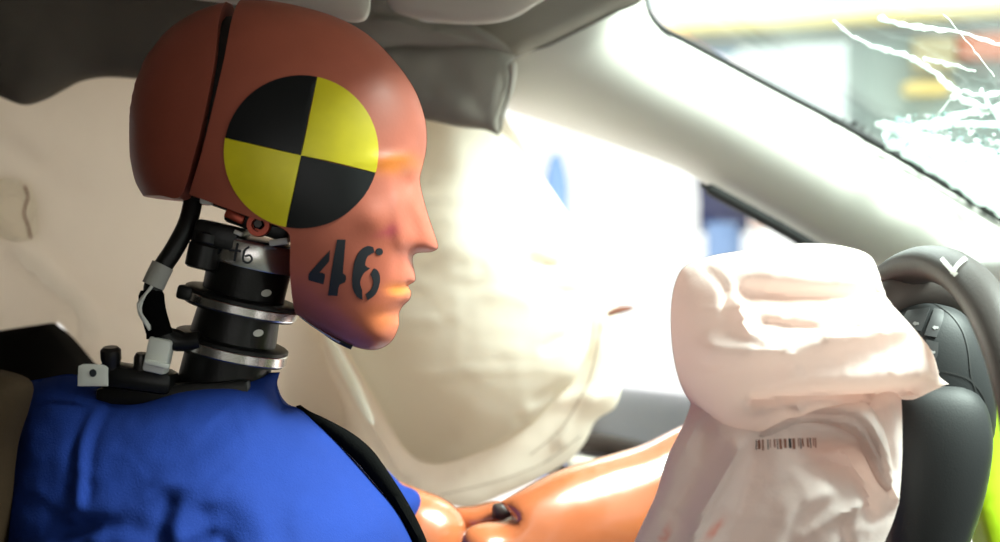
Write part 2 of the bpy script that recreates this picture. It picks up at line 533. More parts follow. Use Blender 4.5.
# driver's side body behind the curtain airbag
bm = box_bm((-.6, .66, .44), (1.0, .05, .34), bev=.015)
box_bm((-.98, .66, .9), (.2, .05, .5), bev=.015, bm=bm)
box_bm((-.42, .66, .9), (.08, .05, .5), bev=.015, bm=bm)
box_bm((-.5, .60, 1.14), (1.2, .16, .05), bev=.015, bm=bm)
struct('wall_far', bm, M['shell'], 'driver side rear body panel behind the curtain airbag')
bm = box_bm((1.32, -.25, .5), (.05, 1.7, .46), bev=.01)
struct('wall_front', bm, M['shell'], 'bulkhead ahead of the dashboard')

# driver's door: belt, dark recess, pale clip, glass
door = thing('door_1', 'grey driver door ledge under the bright side window', None, P(620, 440, .6)); del door['label']
door['kind'] = 'structure'
relief('door_ledge', smooth([(560, 392, 1), (620, 387, 1), (690, 394), (760, 402), (900, 430, 1), (900, 640, 1), (560, 640, 1), (570, 470), (585, 431)], 6),
       .58, .02, .04, M['greytrim'], door, power=.3, cell=8, flat=.01)
relief('ledge_recess', smooth([(578, 432, 1), (600, 433), (640, 441), (760, 470, 1), (720, 500, 1), (612, 455), (578, 451)], 5),
       .545, .005, .01, M['darktrim'], door, power=.4, cell=6, flat=.003)
relief('ledge_clip', smooth([(566, 458, 1), (580, 456), (598, 459, 1), (592, 474), (566, 476, 1)], 3), .53, .004, .006, M['white_plastic'], door, power=.4, cell=4, flat=.002)
relief('ledge_socket', smooth([(548, 470, 1), (558, 464), (570, 467, 1), (566, 482, 1), (548, 484, 1)], 3), .535, .003, .005, M['gasket'], door, power=.4, cell=4, flat=.002)
bm = box_bm((.2, .66, 0), (.9, .004, .42))
bm.free()
gl = relief('window_glass', smooth([(470, 80, 1), (560, 105), (700, 165), (860, 250), (960, 300, 1), (960, 420, 1), (470, 420, 1)], 8), .62, 0, 0, M['glass'], door, cell=30, flat=.002)

# ------------------------------------------------------------------ A-pillar with gasket
pil_poly = smooth([(643, -60, 1), (645, -5), (649, 12), (660, 29), (682, 43), (730, 68), (780, 95), (830, 121), (880, 149), (940, 184), (1000, 220), (1090, 275, 1), (1150, 330, 1),
                   (1090, 400, 1), (960, 330), (880, 278), (820, 250), (790, 232), (755, 212), (715, 190), (680, 169), (620, 147), (560, 127), (508, 110, 1), (513, 60, 1), (560, 36), (620, 8), (642, -5, 1)], 6)
pil_fld = Field(smooth([(560, -260, 1), (700, -120), (760, 30), (780, 95), (830, 121), (880, 149), (940, 184), (1000, 220), (1090, 275), (1200, 360, 1), (1150, 470, 1),
                   (1090, 400), (960, 330), (880, 278), (820, 250), (790, 232), (755, 212), (715, 190), (680, 169), (620, 147), (560, 127), (470, 98), (380, 60), (330, -40, 1)], 6), 4)
pil_fld2 = Field(smooth([(300, -60, 1), (500, -90), (643, -60), (649, 12), (660, 29), (682, 43), (730, 68), (780, 95), (830, 121), (880, 149), (940, 184), (1000, 220), (1090, 275), (1200, 360, 1), (1150, 470, 1),
                   (1090, 400), (960, 330), (880, 278), (820, 250), (790, 232), (755, 212), (715, 190), (680, 169), (620, 147), (560, 127), (470, 98), (380, 60)], 6), 4)
pillar = thing('windscreen_pillar', 'broad pale plastic windscreen pillar slanting down from the roof to the dashboard', 'pillar', P(800, 180, .5))
pillar['kind'] = 'structure'; del pillar['category']; pillar.name = 'trim_1'
relief('pillar_cover', pil_poly, .5, .085, .03, M['pillar'], pillar, field=pil_fld2, power=.6, cell=8, flat=.001, sharp=60)
pbv = tree_of([o for o in bpy.data.objects if o.name == 'pillar_cover'][0])
stroke('cover_slot', [(677, 53), (678, 63), (692, 71), (712, 81)], 1.6, pbv, M['darktrim'], pillar, lift=.0008)
# ragged black gasket along the windscreen edge
g = [P(x, y, .47) for x, y in [(642, -25), (645, 2), (651, 16), (663, 29), (686, 41), (731, 65), (781, 92), (831, 118), (881, 146), (941, 181), (1001, 217), (1060, 252)]]
sp = spline3(g, .004)
rr = []
for i, p in enumerate(sp):
    t = i / len(sp)
    rr.append(.0034 + (.0028 * max(0, t - .42) * 2 + .0022 * max(0, noise.noise(p * 90)) * (1 if t > .45 else 0)))
gk = obj('gasket', tube_bm(sp, rr, 10), M['gasket'], pillar)
# frayed tufts of the gasket
bm = bmesh.new()
for i in range(140):
    t = .5 + .5 * random.random(); p = sp[min(len(sp)-1, int(t*len(sp)))]
    q = p + Vector((random.uniform(-.004, .006), random.uniform(-.004, .004), random.uniform(.002, .009)))
    tube_bm([p, (p+q)/2 + Vector((random.uniform(-.002, .002), 0, .001)), q], [.0012, .0009, .0003], 5, bm)
o = obj('gasket_fray', bm, M['gasket'], pillar); o['kind'] = 'stuff'
g = [P(x, y, .47) for x, y in [(700, 184), (735, 203), (770, 222), (805, 242), (840, 262)]]
obj('window_seal', tube_bm(spline3(g), [.0025] * 3 + [.006] * (len(spline3(g)) - 3), 10), M['gasket'], pillar)

# ------------------------------------------------------------------ windscreen with cracks
ex = P(645, 0, .5); ey = P(1000, 220, .5); sl = (ey - ex).normalized()      # slope of the glass
def G(px, py, lift=0.0):
    """the point where a photo ray meets the glass"""
    n = Vector((sl.z, 0, -sl.x)).normalized(); n = n if n.z > 0 else -n
    d = P(px, py, 0) - CAM
    t = (ex - CAM).dot(n) / d.dot(n)
    return CAM + d * t - n * lift
ws = thing('window_1', 'cracked windscreen sloping above the pillar and dashboard', None, ex); ws['kind'] = 'structure'
a = ex - sl * .02; b = ex + sl * .85
nn = Vector((sl.z, 0, -sl.x)).normalized(); nn = nn if nn.z > 0 else -nn
bm = bmesh.new()
vs = [bm.verts.new(v + nn * k) for k in (0, .005) for v in (Vector((a.x, .52, a.z)), Vector((b.x, .52, b.z)), Vector((b.x, -1.1, b.z)), Vector((a.x, -1.1, a.z)))]
for f in ((0, 1, 2, 3), (7, 6, 5, 4), (0, 4, 5, 1), (1, 5, 6, 2), (2, 6, 7, 3), (3, 7, 4, 0)): bm.faces.new([vs[i] for i in f])
obj('glass_pane', bm, M['windscreen'], ws)
def crack(pts, w0, w1, seed, jag=2.0):
    random.seed(seed); pl = smooth(pts, 5, False); n = len(pl)
    bm = bmesh.new(); pv = []
    for i, (x, y) in enumerate(pl):
        t = i / max(1, n-1)
        wd = (w0 + (w1-w0)*t) * random.uniform(.7, 1.5)
        x += random.uniform(-jag, jag) * .5; y += random.uniform(-jag, jag) * .5
        c = G(x, y, .0015); sc = (c - CAM).length / F
        pv.append((c, wd * sc))
    tube_bm([p for p, _ in pv], [max(.0003, r/2) for _, r in pv], 6, bm)
    return obj('crack', bm, M['crack'], ws)
CR = [([(834, 18), (852, 34), (872, 44), (900, 52), (918, 60), (932, 68), (946, 80), (962, 92)], 2, 7),
      ([(925, 57), (948, 62), (976, 70)], 5, 3), ([(880, 16), (900, 22), (925, 26), (960, 30), (1000, 43)], 6, 3),
      ([(944, 12), (958, 26), (970, 42), (985, 62), (996, 75)], 1.2, 1.2), ([(955, 95), (975, 102), (1004, 112)], 5, 7),
      ([(962, 92), (950, 100), (940, 112)], 1.5, 1), ([(878, 122), (905, 125), (935, 122), (965, 112), (1004, 106)], 5, 7),
      ([(884, 126), (915, 134), (950, 143), (1004, 158)], 7, 12), ([(890, 142), (930, 152), (965, 168), (1004, 184)], 10, 14),
      ([(905, 150), (935, 168), (970, 190), (1004, 208)], 7, 12), ([(925, 141), (960, 150), (1004, 172)], 9, 9),
      ([(965, 90), (985, 94), (1004, 90)], 3, 5), ([(935, 128), (965, 122), (1004, 124)], 4, 6), ([(982, 88), (990, 104), (1004, 120)], 3, 4),
      ([(895, 128), (925, 146), (960, 176), (1004, 200)], 5, 10)]
for k, (pts, w0, w1) in enumerate(CR): crack(pts, w0, w1, k + 11)
# crushed glass grit round the impact corner
random.seed(9)
bm = bmesh.new(); bm2 = bmesh.new()
for i in range(420):
    x = random.uniform(885, 1006); lo = 118 + (x-885)*-.15; hi = 150 + (x - 885) * .62
    y = random.uniform(lo, hi)
    b_ = bm if random.random() < .55 else bm2
    c = G(x, y, .002); s = (c - CAM).length / F * random.uniform(.6, 3.2)
    rot = Matrix.Rotation(random.uniform(0, 6), 3, 'Z') @ Matrix.Rotation(random.uniform(0, 6), 3, 'X')
    pts = [c + rot @ (Vector(v) * s) for v in ((1.3, 0, 0), (-.6, .9, 0), (-.6, -.9, .2), (0, 0, 1))]
    v4 = [b_.verts.new(p) for p in pts]
    for f in ((0, 1, 2), (0, 3, 1), (1, 3, 2), (2, 3, 0)): b_.faces.new([v4[i] for i in f])
o = obj('glass_grit', bm, M['crack'], ws, 10); o['kind'] = 'stuff'
o = obj('glass_grit', bm2, M['shard'], ws, 10); o['kind'] = 'stuff'; o['label'] = 'grey green glass splinters'

# ------------------------------------------------------------------ headliner, visors, roof rail
hl = thing('roof_lining', 'torn dark grey roof lining hanging along the roof edge behind the head', 'roof lining', P(250, 0, .45))
relief('rear_lining', smooth([(-120, -80, 1), (345, -80, 1), (345, 100, 1), (180, 84), (140, 79), (105, 77), (80, 81), (62, 90), (45, 99), (25, 105), (8, 100), (-20, 88), (-120, 70, 1)], 5),
       .30, .03, .02, M['headliner_dark'], hl, power=.4, cell=9, flat=.002, rough=.004, rscale=70)
relief('lining_flap', smooth([(330, 40, 1), (410, 44), (478, 43), (516, 56, 1), (509, 66), (512, 84), (505, 105), (499, 122), (499, 136, 1), (486, 130), (460, 127), (427, 120), (330, 104, 1)], 4),
       .36, .018, .01, M['headliner'], hl, power=.4, cell=6, flat=.002,
       folds=[('r', [(506, 62), (498, 90), (494, 132)], 6, .003), ('r', [(440, 60), (470, 100), (490, 132)], 14, -.0015)], rough=.004, rscale=60)
relief('lining_fold', smooth([(330, -30, 1), (390, -10), (420, 20), (470, 24), (500, 40), (517, 56, 1), (480, 46), (430, 47), (400, 46), (365, 52), (330, 60, 1)], 4),
       .335, .012, .01, M['headliner'], hl, power=.45, cell=5, flat=.001,
       folds=[('r', [(372, 14), (410, 19), (446, 28), (468, 36), (480, 42)], 4, -.006), ('r', [(380, 22), (430, 30), (460, 40)], 5, .004), ('r', [(480, 28), (495, 40), (510, 50)], 4, .004)])
relief('rail_trim', smooth([(430, -40, 1), (660, -40, 1), (643, 0), (612, 14), (570, 34), (545, 46), (517, 58, 1), (492, 50), (478, 36), (468, 20), (440, 0)], 4),
       .40, .022, .01, M['headliner'], hl, power=.5, cell=6, flat=.002,
       folds=[('r', [(520, 52), (570, 28), (640, -6)], 9, .005)])
relief('flap_edge', smooth([(514, 60), (517, 66), (514, 90), (506, 112), (500, 134), (499, 120), (506, 96), (509, 76), (508, 66)], 3), .345, .003, .003, M['visor'], hl, cell=3)
obj('rail_seam', tube_bm(spline3([P(x, y, .395) for x, y in ((514, 57), (530, 50), (546, 46), (571, 34), (612, 14), (642, 0))]), .0011, 8), M['darktrim'], hl)
v = relief('sun_visor', smooth([(384, -60, 1), (560, -60, 1), (556, -12), (532, 7), (515, 17), (497, 22), (470, 24), (440, 22), (412, 17), (392, 9), (384, -8)], 4), .24, .012, .012, M['visor'], None, power=.3, cell=7, flat=.002)
tag(v, 'light grey padded sun visor at the roof edge, right of the head', 'sun visor')
v = relief('sun_visor', smooth([(130, -90, 1), (374, -90, 1), (371, -20), (370, 8), (366, 19), (356, 22), (335, 20), (280, 10), (225, 3), (170, -4), (130, -10, 1)], 4), .14, .011, .011, M['visor'], None, power=.3, cell=7, flat=.002)
tag(v, 'grey padded roof panel with rounded corner directly above the head', 'roof panel'); v.name = 'roof_panel'

# ------------------------------------------------------------------ curtain airbag
cur = thing('curtain_airbag', 'large cream inflated curtain airbag hanging over the driver side window', 'airbag', P(400, 300, .45))
relief('flange_sheet', smooth([(280, 60, 1), (498, 60, 1), (506, 118), (520, 140), (540, 172), (562, 205), (583, 240), (603, 275), (616, 305), (621, 340), (616, 372), (621, 388), (614, 408), (596, 420),
        (586, 440), (574, 456), (556, 469), (532, 482), (505, 494), (470, 507), (440, 503), (410, 500), (380, 480), (340, 450), (280, 430, 1)], 5),
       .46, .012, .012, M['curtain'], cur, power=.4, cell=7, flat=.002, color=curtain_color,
       folds=[('r', [(332, 345), (352, 385), (368, 418), (392, 458), (414, 484)], 5, .010), ('r', [(590, 300), (600, 350), (590, 395)], 10, .006),
              ('r', [(560, 440), (580, 410), (618, 392)], 6, .006), ('r', [(560, 400), (600, 392), (620, 380)], 7, .005)], rough=.002, rscale=60)
relief('front_chamber', smooth([(300, 40, 1), (480, 40), (498, 125), (518, 148), (541, 185), (564, 222), (582, 260), (590, 300), (589, 345), (576, 378), (556, 398), (534, 422), (505, 441), (480, 452), (450, 462), (425, 462),
        (406, 450), (392, 428), (376, 400), (356, 366), (335, 330), (312, 280)], 5),
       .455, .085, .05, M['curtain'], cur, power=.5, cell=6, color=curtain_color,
       folds=[('r', [(545, 185), (520, 240), (560, 300)], 20, -.006), ('r', [(585, 262), (560, 268), (530, 262)], 5, -.006), ('r', [(592, 290), (565, 292), (540, 298)], 5, -.006),
              ('r', [(597, 320), (570, 330), (545, 345)], 5, -.005), ('r', [(585, 380), (560, 385), (535, 398)], 5, -.006), ('r', [(500, 130), (485, 180), (490, 230)], 14, -.008),
              ('r', [(440, 120), (455, 180), (450, 240)], 22, .006), ('r', [(575, 400), (545, 408), (520, 420)], 5, -.005), ('r', [(400, 445), (450, 455), (530, 440)], 8, -.003),
              ('r', [(590, 240), (585, 300), (590, 360)], 4, .004)], rough=.004, rscale=110, seed=2, crease=.0014, cscale=110, cst=1.8)
relief('rear_chamber', smooth([(-150, 40, 1), (330, 40, 1), (340, 150), (336, 260), (326, 320), (334, 352), (350, 384), (366, 418), (370, 440), (340, 446), (300, 436), (220, 420), (150, 400), (112, 388), (95, 372), (80, 348),
        (62, 324), (45, 330), (0, 341), (-60, 352), (-150, 360, 1)], 5),
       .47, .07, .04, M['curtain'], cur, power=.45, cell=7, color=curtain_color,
       folds=[('r', [(36, 255), (62, 280), (90, 308), (98, 330), (88, 338)], 8, .012), ('r', [(60, 252), (90, 285), (120, 310), (200, 330)], 12, -.006),
              ('r', [(0, 322), (40, 316), (84, 312)], 6, -.008), ('r', [(20, 140), (60, 170), (75, 160)], 12, -.005), ('r', [(0, 110), (60, 150), (110, 175)], 20, .005)], rough=.004, rscale=130, seed=5, crease=.001, cscale=150)
relief('tether_strap', smooth([(324, 335, 1), (330, 333, 1), (352, 370), (370, 410), (374, 424, 1), (368, 422), (358, 405), (341, 372)], 3), .39, .001, .001, M['patch'], cur, cell=4, flat=.0008)
# stitched round patch
pp = [(15 + 30*math.cos(t)*1.0 + 4*math.sin(t)*.0, 210 + 32*math.sin(t) + 5*math.cos(t)) for t in (2*math.pi*k/40 for k in range(40))]
patch = relief('stitched_patch', smooth(pp, 3), .408, .010, .002, M['patch'], cur, power=.35, cell=3, flat=.002, 
       folds=[('r', [(17 + r_*math.cos(t), 210 + r_*1.05*math.sin(t)) for t in (2*math.pi*k/20 for k in range(21))], 1.6, -.0022) for r_ in (12, 19, 25)], edge=4)
pb = tree_of(patch)
stroke('patch_seam', [(24, 186), (28, 196), (24, 212), (28, 226), (31, 238)], 2.2, pb, M['stitch'], cur)
ch = [o for o in bpy.data.objects if o.name in ('front_chamber', 'flange_sheet')]
cb = tree_of(*ch)
stroke('chamber_seam', [(597, 240), (601, 290), (600, 330), (590, 378), (578, 402), (560, 430), (530, 455)], 1.2, cb, mat('seam_thread', (.45, .38, .3), .8), cur)
stroke('flange_seam', [(440, 495), (500, 480), (545, 462), (580, 436)], 1.0, cb, bpy.data.materials['seam_thread'], cur)
relief('sewn_label', smooth([(607, 312, 1), (617, 307), (628, 306), (635, 308, 1), (628, 311), (618, 314), (608, 317, 1)], 2), .44, .001, .001, M['stitch'], cur, cell=3, flat=.0006)

# ------------------------------------------------------------------ seat behind the dummy
seat = thing('car_seat', 'dark cloth driver seat showing behind the blue shirt at the left edge', 'car seat', P(0, 700, .05))
relief('backrest', smooth([(-260, 330), (-160, 318), (-110, 322), (-80, 350), (-66, 420), (-66, 560), (-70, 760), (-80, 940), (-120, 1000, 1), (-300, 1000, 1), (-320, 650)], 10),
       .05, .22, .20, M['seat'], seat, power=.3, cell=16, flat=.01)
relief('side_bolster', smooth([(-120, 345, 1), (-10, 332), (30, 326), (50, 323, 1), (68, 338), (90, 364), (118, 392), (130, 440), (120, 560), (90, 760), (60, 960, 1), (-160, 960, 1)], 8),
       .285, .05, .05, M['seat'], seat, power=.3, cell=12, flat=.006)
relief('near_bolster', smooth([(-160, 380), (-60, 366), (0, 372), (26, 384), (22, 410), (8, 450), (0, 520), (-20, 700), (-40, 940, 1), (-180, 940, 1)], 8),
       -.1, .05, .05, mat('brown_bolster', (.03, .018, .01), .8, spec=.05, bump=.3, bscale=700), seat, power=.35, cell=12, flat=.006)
obj('seat_cushion', box_bm((-.02, .05, .345), (.56, .46, .08), bev=.05, segs=4), M['seat'], seat)

# ------------------------------------------------------------------ the dummy
dummy = thing('crash_test_dummy', 'crash test dummy in blue shirt with round yellow and black target on its head', 'crash test dummy', (P(240, 540, 0)))
whole = smooth([(237, 3), (262, 2), (300, 8), (340, 20), (372, 38), (399, 66), (416, 92), (425, 118), (427, 136), (426, 152), (423, 165), (420, 178), (422, 192), (428, 214), (436, 238), (438, 248), (431, 252), (418, 253), (413, 256),
                (413, 264), (415, 273), (415, 281), (408, 286), (411, 291), (410, 299), (403, 306), (399, 314), (399, 325), (394, 338), (386, 346), (374, 350), (358, 348), (342, 341), (320, 328), (295, 314), (250, 292), (196, 250), (160, 215), (141, 188),
                (136, 172), (133, 150), (134, 112), (141, 80), (155, 52), (177, 28), (204, 12)], 3)
hf = Field(whole, 1.5)
face_folds = [('g', 409, 184, 9, 13, 10, -.009), ('g', 398, 165, 24, 6, -10, .003), ('g', 384, 222, 18, 16, 0, .0035), ('g', 417, 226, 6, 16, -12, -.005),
              ('g', 402, 288, 9, 3.0, 0, -.0045), ('g', 410, 279, 6, 4, 0, .002), ('g', 406, 298, 7, 4, 0, .003), ('g', 396, 311, 14, 4, -15, -.003), ('g', 380, 335, 14, 10, 0, .003),
              ('g', 402, 262, 5, 14, 5, -.002), ('g', 350, 315, 40, 16, 30, .002), ('g', 425, 246, 8, 5, 0, .002), ('r', [(416, 152), (404, 188), (403, 220), (404, 245)], 5, .0022)]
def piece(poly, **k):
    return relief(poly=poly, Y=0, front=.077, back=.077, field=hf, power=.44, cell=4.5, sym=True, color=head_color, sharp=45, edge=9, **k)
# find the spots of the whole outline that belong to the face piece
wl = whole.tolist()
def run(a, b):
    ia = min(range(len(wl)), key=lambda i: (wl[i][0]-a[0])**2 + (wl[i][1]-a[1])**2)
    ib = min(range(len(wl)), key=lambda i: (wl[i][0]-b[0])**2 + (wl[i][1]-b[1])**2)
    return wl[ia:ib+1] if ia <= ib else wl[ia:] + wl[:ib+1]
front_arc = run((245, 3), (300, 317))
cut = smooth([(front_arc[-1][0], front_arc[-1][1]), (301, 302), (302, 270), (304, 238), (295, 230), (268, 221), (238, 210), (208, 199, 1), (222, 163), (233, 121), (242, 74), (245, 30), (front_arc[0][0], front_arc[0][1])], 4, False).tolist()
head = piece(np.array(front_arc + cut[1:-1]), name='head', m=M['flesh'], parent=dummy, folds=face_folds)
rear_arc = run((148, 198), (231, 5))
cut2 = smooth([(rear_arc[-1][0], rear_arc[-1][1]), (232, 30), (233, 74), (226, 121), (215, 163), (199, 200), (175, 199), (rear_arc[0][0], rear_arc[0][1])], 4, False).tolist()
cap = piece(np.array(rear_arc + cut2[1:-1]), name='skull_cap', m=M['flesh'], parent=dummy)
cap['label'] = 'red vinyl cap covering the back of the skull, rear shade in its colour'
core = smooth([(190, 30), (240, 18), (300, 24), (330, 60), (320, 140), (300, 205), (270, 208), (200, 186), (160, 180), (150, 120), (160, 60)], 6)
relief('skull_core', core, 0, .060, .060, M['gap'], dummy, power=.4, cell=10)
hb = tree_of(head)
disc = np.array([(301 + 76.5*math.cos(t), 152 + 76*math.sin(t)) for t in (2*math.pi*k/120 for k in range(120))])
st = sticker('target_sticker', disc, hb, None, head, lift=.0012, cell=5, split=np.array([(317.5, 76.5), (286, 227.5), (225.5, 138), (374.5, 172.5)]), mats=[M['blackfilm'], M['yellow']])
st['label'] = 'round sticker with two yellow and two black quarters'
D4a = smooth([(330, 250, 1), (309, 273.5), (308.8, 280, 1), (323.5, 284, 1), (325, 274), (319.5, 272.5, 1), (329.3, 261, 1)], 3)
D4b = smooth([(337, 239.4, 1), (345.6, 239.4, 1), (343, 273), (346, 275.5), (345, 282), (339.5, 284.6), (337.5, 295.6, 1), (328, 295, 1), (331.3, 271.7)], 3)
D6a = smooth([(360.3, 250), (367.5, 245.8), (373, 247, 1), (374, 252.3, 1), (367.5, 256), (365, 265), (370, 268, 1), (363.6, 273), (360, 282), (362, 290, 1), (362.3, 299.6, 1), (356.6, 296.2), (352.8, 288.5), (352, 278), (354.6, 261.3)], 3)
D6b = smooth([(374, 268), (379, 273), (379.5, 282), (375.5, 293.6), (367.5, 300, 1), (365.4, 294, 1), (371.4, 288.5), (373, 280.7), (370.4, 274.5, 1)], 3)
D6c = np.array([(379 + 3.7*math.cos(t), 251.5 + 3.7*math.sin(t)) for t in (2*math.pi*k/14 for k in range(14))])
for nm, pl in (('painted_digit', D4a), ('painted_digit', D4b), ('painted_digit', D6a), ('painted_digit', D6b), ('painted_digit', D6c)):
    sticker(nm, pl, hb, M['ink'], head, lift=.0005, cell=3)
# rubber lip under the jaw
lp = [cast(hb, x, y, .001) for x, y in ((294, 309), (305, 317), (320, 327), (335, 336), (348, 342))]
obj('jaw_lip', tube_bm(spline3([P(x, y, -.012) for x, y in ((296, 309), (306, 318), (321, 329), (337, 340), (352, 347))]), .002, 8), M['black'], head)
obj('jaw_lip_edge', tube_bm(spline3([P(x, y, -.018) for x, y in ((300, 316), (312, 325), (326, 334), (340, 342))]), .0009, 6), M['steel'], head)

# neck: stacked rubber and steel discs on a leaning axis
px = 1 / F
AX = Vector((math.sin(R(13.5)), 0, math.cos(R(13.5)))); AXt = (AX + Vector((0, -.06, 0))).normalized()
N0 = P(241, 304, 0)
def seg_(a, b, r0, r1, bev=1.2):
    return [((r0 - bev)*px, a*px), (r0*px, (a+bev)*px), (r1*px, (b-bev)*px), ((r1-bev)*px, b*px)]
rub = lathe_bm(seg_(-125, -50, 46, 44), N0, AXt); lathe_bm(seg_(-40, -6, 44, 41), N0, AXt, bm=rub); lathe_bm(seg_(6, 48, 41, 42), N0, AXt, bm=rub)
neck = obj('neck_column', rub, M['black'], dummy)
for s, r_, th in ((0, 58, 5.2), (-46, 57.5, 5.6)):
    o = obj('neck_disc', lathe_bm([((r_-9)*px, -th*px), ((r_-1.5)*px, -th*px), (r_*px, -(th-1.5)*px), (r_*px, (th-1.5)*px), ((r_-1.5)*px, th*px), ((r_-9)*px, th*px)], N0 + AXt*s*px, AXt, 64), M['steel'], dummy)
    obj('disc_backing', lathe_bm([((r_-12)*px, -(th+2.5)*px), ((r_-3)*px, -(th+2)*px), ((r_-3)*px, -th*px)], N0 + AXt*s*px, AXt, 48), M['black'], o)
    obj('disc_top', lathe_bm([((r_-.6)*px, th*px), ((r_-.6)*px, (th+3)*px), ((r_-3)*px, (th+4.5)*px), ((r_-14)*px, (th+5)*px)], N0 + AXt*s*px, AXt, 56), M['black'], o)
    obj('cable_lug', box_bm(N0 + AXt*s*px + Vector((-(r_-10)*px, -.01, (r_-10)*px*.24)), (18*px, .03, 14*px), Matrix.Rotation(R(13.5), 3, 'Y'), .002), M['black'], o)
# upper collar with a lobe and a steel front plate
col = obj('neck_collar', lathe_bm([(40*px, 40*px), (49*px, 41*px), (50*px, 43*px), (50*px, 64*px), (48*px, 67*px), (38*px, 68*px)], N0, AXt, 56), M['steel'], dummy)
obj('collar_lobe', lathe_bm([(13*px, -19*px), (16*px, -17*px), (16.5*px, 4*px), (15*px, 6*px), (16.5*px, 8*px), (16*px, 16*px), (13*px, 18*px)], P(205, 250, -.026), AX, 28), M['black'], col)
obj('collar_block', box_bm(P(222, 236, -.01), (44*px, .05, 24*px), Matrix.Rotation(R(13), 3, 'Y'), .003), M['black'], col)
nb = tree_of(neck)
for x, y in ((266, 293), (258, 333)):
    sticker('paint_dot', np.array([(x + 5*math.cos(t) + .8*math.sin(t), y + 3.4*math.sin(t) - 1.2*math.cos(t)) for t in (2*math.pi*k/14 for k in range(14))]), nb, M['white_plastic'], neck, cell=3)
cbv = tree_of(col)
for pts in ([(217, 243), (221, 248), (216, 256)], [(238, 243), (236, 252), (234.6, 261)], [(229.4, 250), (235, 250.5), (241.2, 251.4)],
            [(249.4, 246.5), (245, 250), (243.2, 256), (243.5, 261), (247.9, 263), (252, 259.6), (250, 255.2), (245, 256.4)]):
    stroke('pen_stroke', pts, 2.1, cbv, M['ink'], col)
# nodding joint between the neck and the skull
nj = obj('nodding_block', box_bm(P(262, 222, -.005), (64*px, .045, 22*px), Matrix.Rotation(R(20), 3, 'Y'), .003), M['black'], dummy)
box = lathe_bm([(4*px, -.006), (11*px, -.006), (12*px, 0), (11*px, .004), (6.5*px, .004), (6*px, -.002)], P(259, 225, -.032), (0, -1, 0), 28)
obj('bolt_boss', box, M['red'], nj)
obj('bolt_head', lathe_bm([(5.5*px, 0), (5.5*px, .003), (4*px, .0045)], P(259, 224, -.033), (0, -1, 0), 6), M['darksteel'], nj)
obj('joint_bracket', box_bm(P(237, 217, -.02), (20*px, .02, 9*px), Matrix.Rotation(R(25), 3, 'Y'), .0015), M['red'], nj)['label'] = 'brown metal bracket'
obj('joint_clip', box_bm(P(238.5, 233, -.034), (8*px, .006, 4*px), Matrix.Rotation(R(25), 3, 'Y'), .0005), M['white_plastic'], nj)
obj('joint_clip', box_bm(P(279, 242, -.036), (18*px, .006, 6*px), Matrix.Rotation(R(-8), 3, 'Y'), .0005), M['white_plastic'], nj)
obj('joint_clip', box_bm(P(207, 201, -.03), (12*px, .008, 7*px), Matrix.Rotation(R(10), 3, 'Y'), .0008), M['white_plastic'], nj)
obj('skull_base', box_bm(P(243, 208, 0), (96*px, .06, 14*px), Matrix.Rotation(R(19), 3, 'Y'), .003), M['black'], nj)
# cable loom behind the neck
ca = obj('cable_loom', tube_bm(spline3([P(194, 196, -.02), P(188, 222, -.025), P(175, 248, -.03), P(162, 268, -.032), P(153, 288, -.034), P(155, 312, -.034), P(162, 334, -.032), P(178, 342, -.03), P(200, 340, -.03)]), .0062, 14), M['black'], dummy)
cp = spline3([P(163, 265, -.0325), P(157, 277, -.0335), P(153, 286, -.034)])
obj('tape_band', tube_bm(cp, .0073, 14), M['tape_grey'], ca)
cp = spline3([P(151, 290, -.034), P(153, 310, -.034), P(160, 335, -.032)])
obj('loom_sleeve', tube_bm(cp, [.0066] + [.0082]*(len(cp)-2) + [.009], 14), M['blackcloth'], ca)
for k in range(3):
    obj('loop_wire', tube_bm(spline3([P(152 - k*2, 286 + k*3, -.04), P(142 - k*2, 300 + k*2, -.042), P(139 + k*1.5, 312 + k*2, -.042), P(150, 330 - k*2, -.04)]), .0011, 8), M['white_plastic'], ca)
pl = obj('cable_plug', box_bm(P(159, 355, -.034), (22*px, .016, 34*px), Matrix.Rotation(R(13), 3, 'Y'), .002), M['white_plastic'], dummy)
obj('plug_rib', box_bm(P(157, 364, -.043), (24*px, .004, 5*px), Matrix.Rotation(R(13), 3, 'Y'), .0008), M['white_plastic'], pl)
obj('plug_tail', tube_bm(spline3([P(166, 340, -.03), P(170, 334, -.03), P(184, 340, -.03)]), .005, 10), M['black'], pl)
# shoulder hardware above the collar
fr = obj('shoulder_bracket', box_bm(P(180, 392, -.005), (150*px, .05, 22*px), Matrix.Rotation(R(-3), 3, 'Y'), .004), M['black'], dummy)
obj('bracket_arm', box_bm(P(138, 378, -.02), (76*px, .03, 24*px), Matrix.Rotation(R(8), 3, 'Y'), .006), M['black'], fr)
obj('bracket_bolt', lathe_bm([(9*px, -12*px), (9*px, -3*px), (10*px, -1*px), (10*px, 8*px), (7*px, 11*px)], P(111, 358, -.03), (0, -.2, 1), 18), M['darksteel'], fr)
obj('bracket_bolt', lathe_bm([(7*px, -10*px), (7*px, 4*px), (5*px, 8*px)], P(141, 361, -.03), (.1, -.2, 1), 12), M['darksteel'], fr)
tabp = smooth([(79, 366), (83, 364), (104, 365), (108, 368, 1), (108, 386, 1), (78, 386, 1)], 3)
tb = relief('white_tab', tabp, -.045, .0005, .0005, M['white_plastic'], dummy, cell=4, flat=.0008)
sticker('tab_hole', np.array([(93 + 3.6*math.cos(t), 373 + 4*math.sin(t)) for t in (2*math.pi*k/14 for k in range(14))]), tree_of(tb), M['ink'], tb, cell=3, lift=.0004)

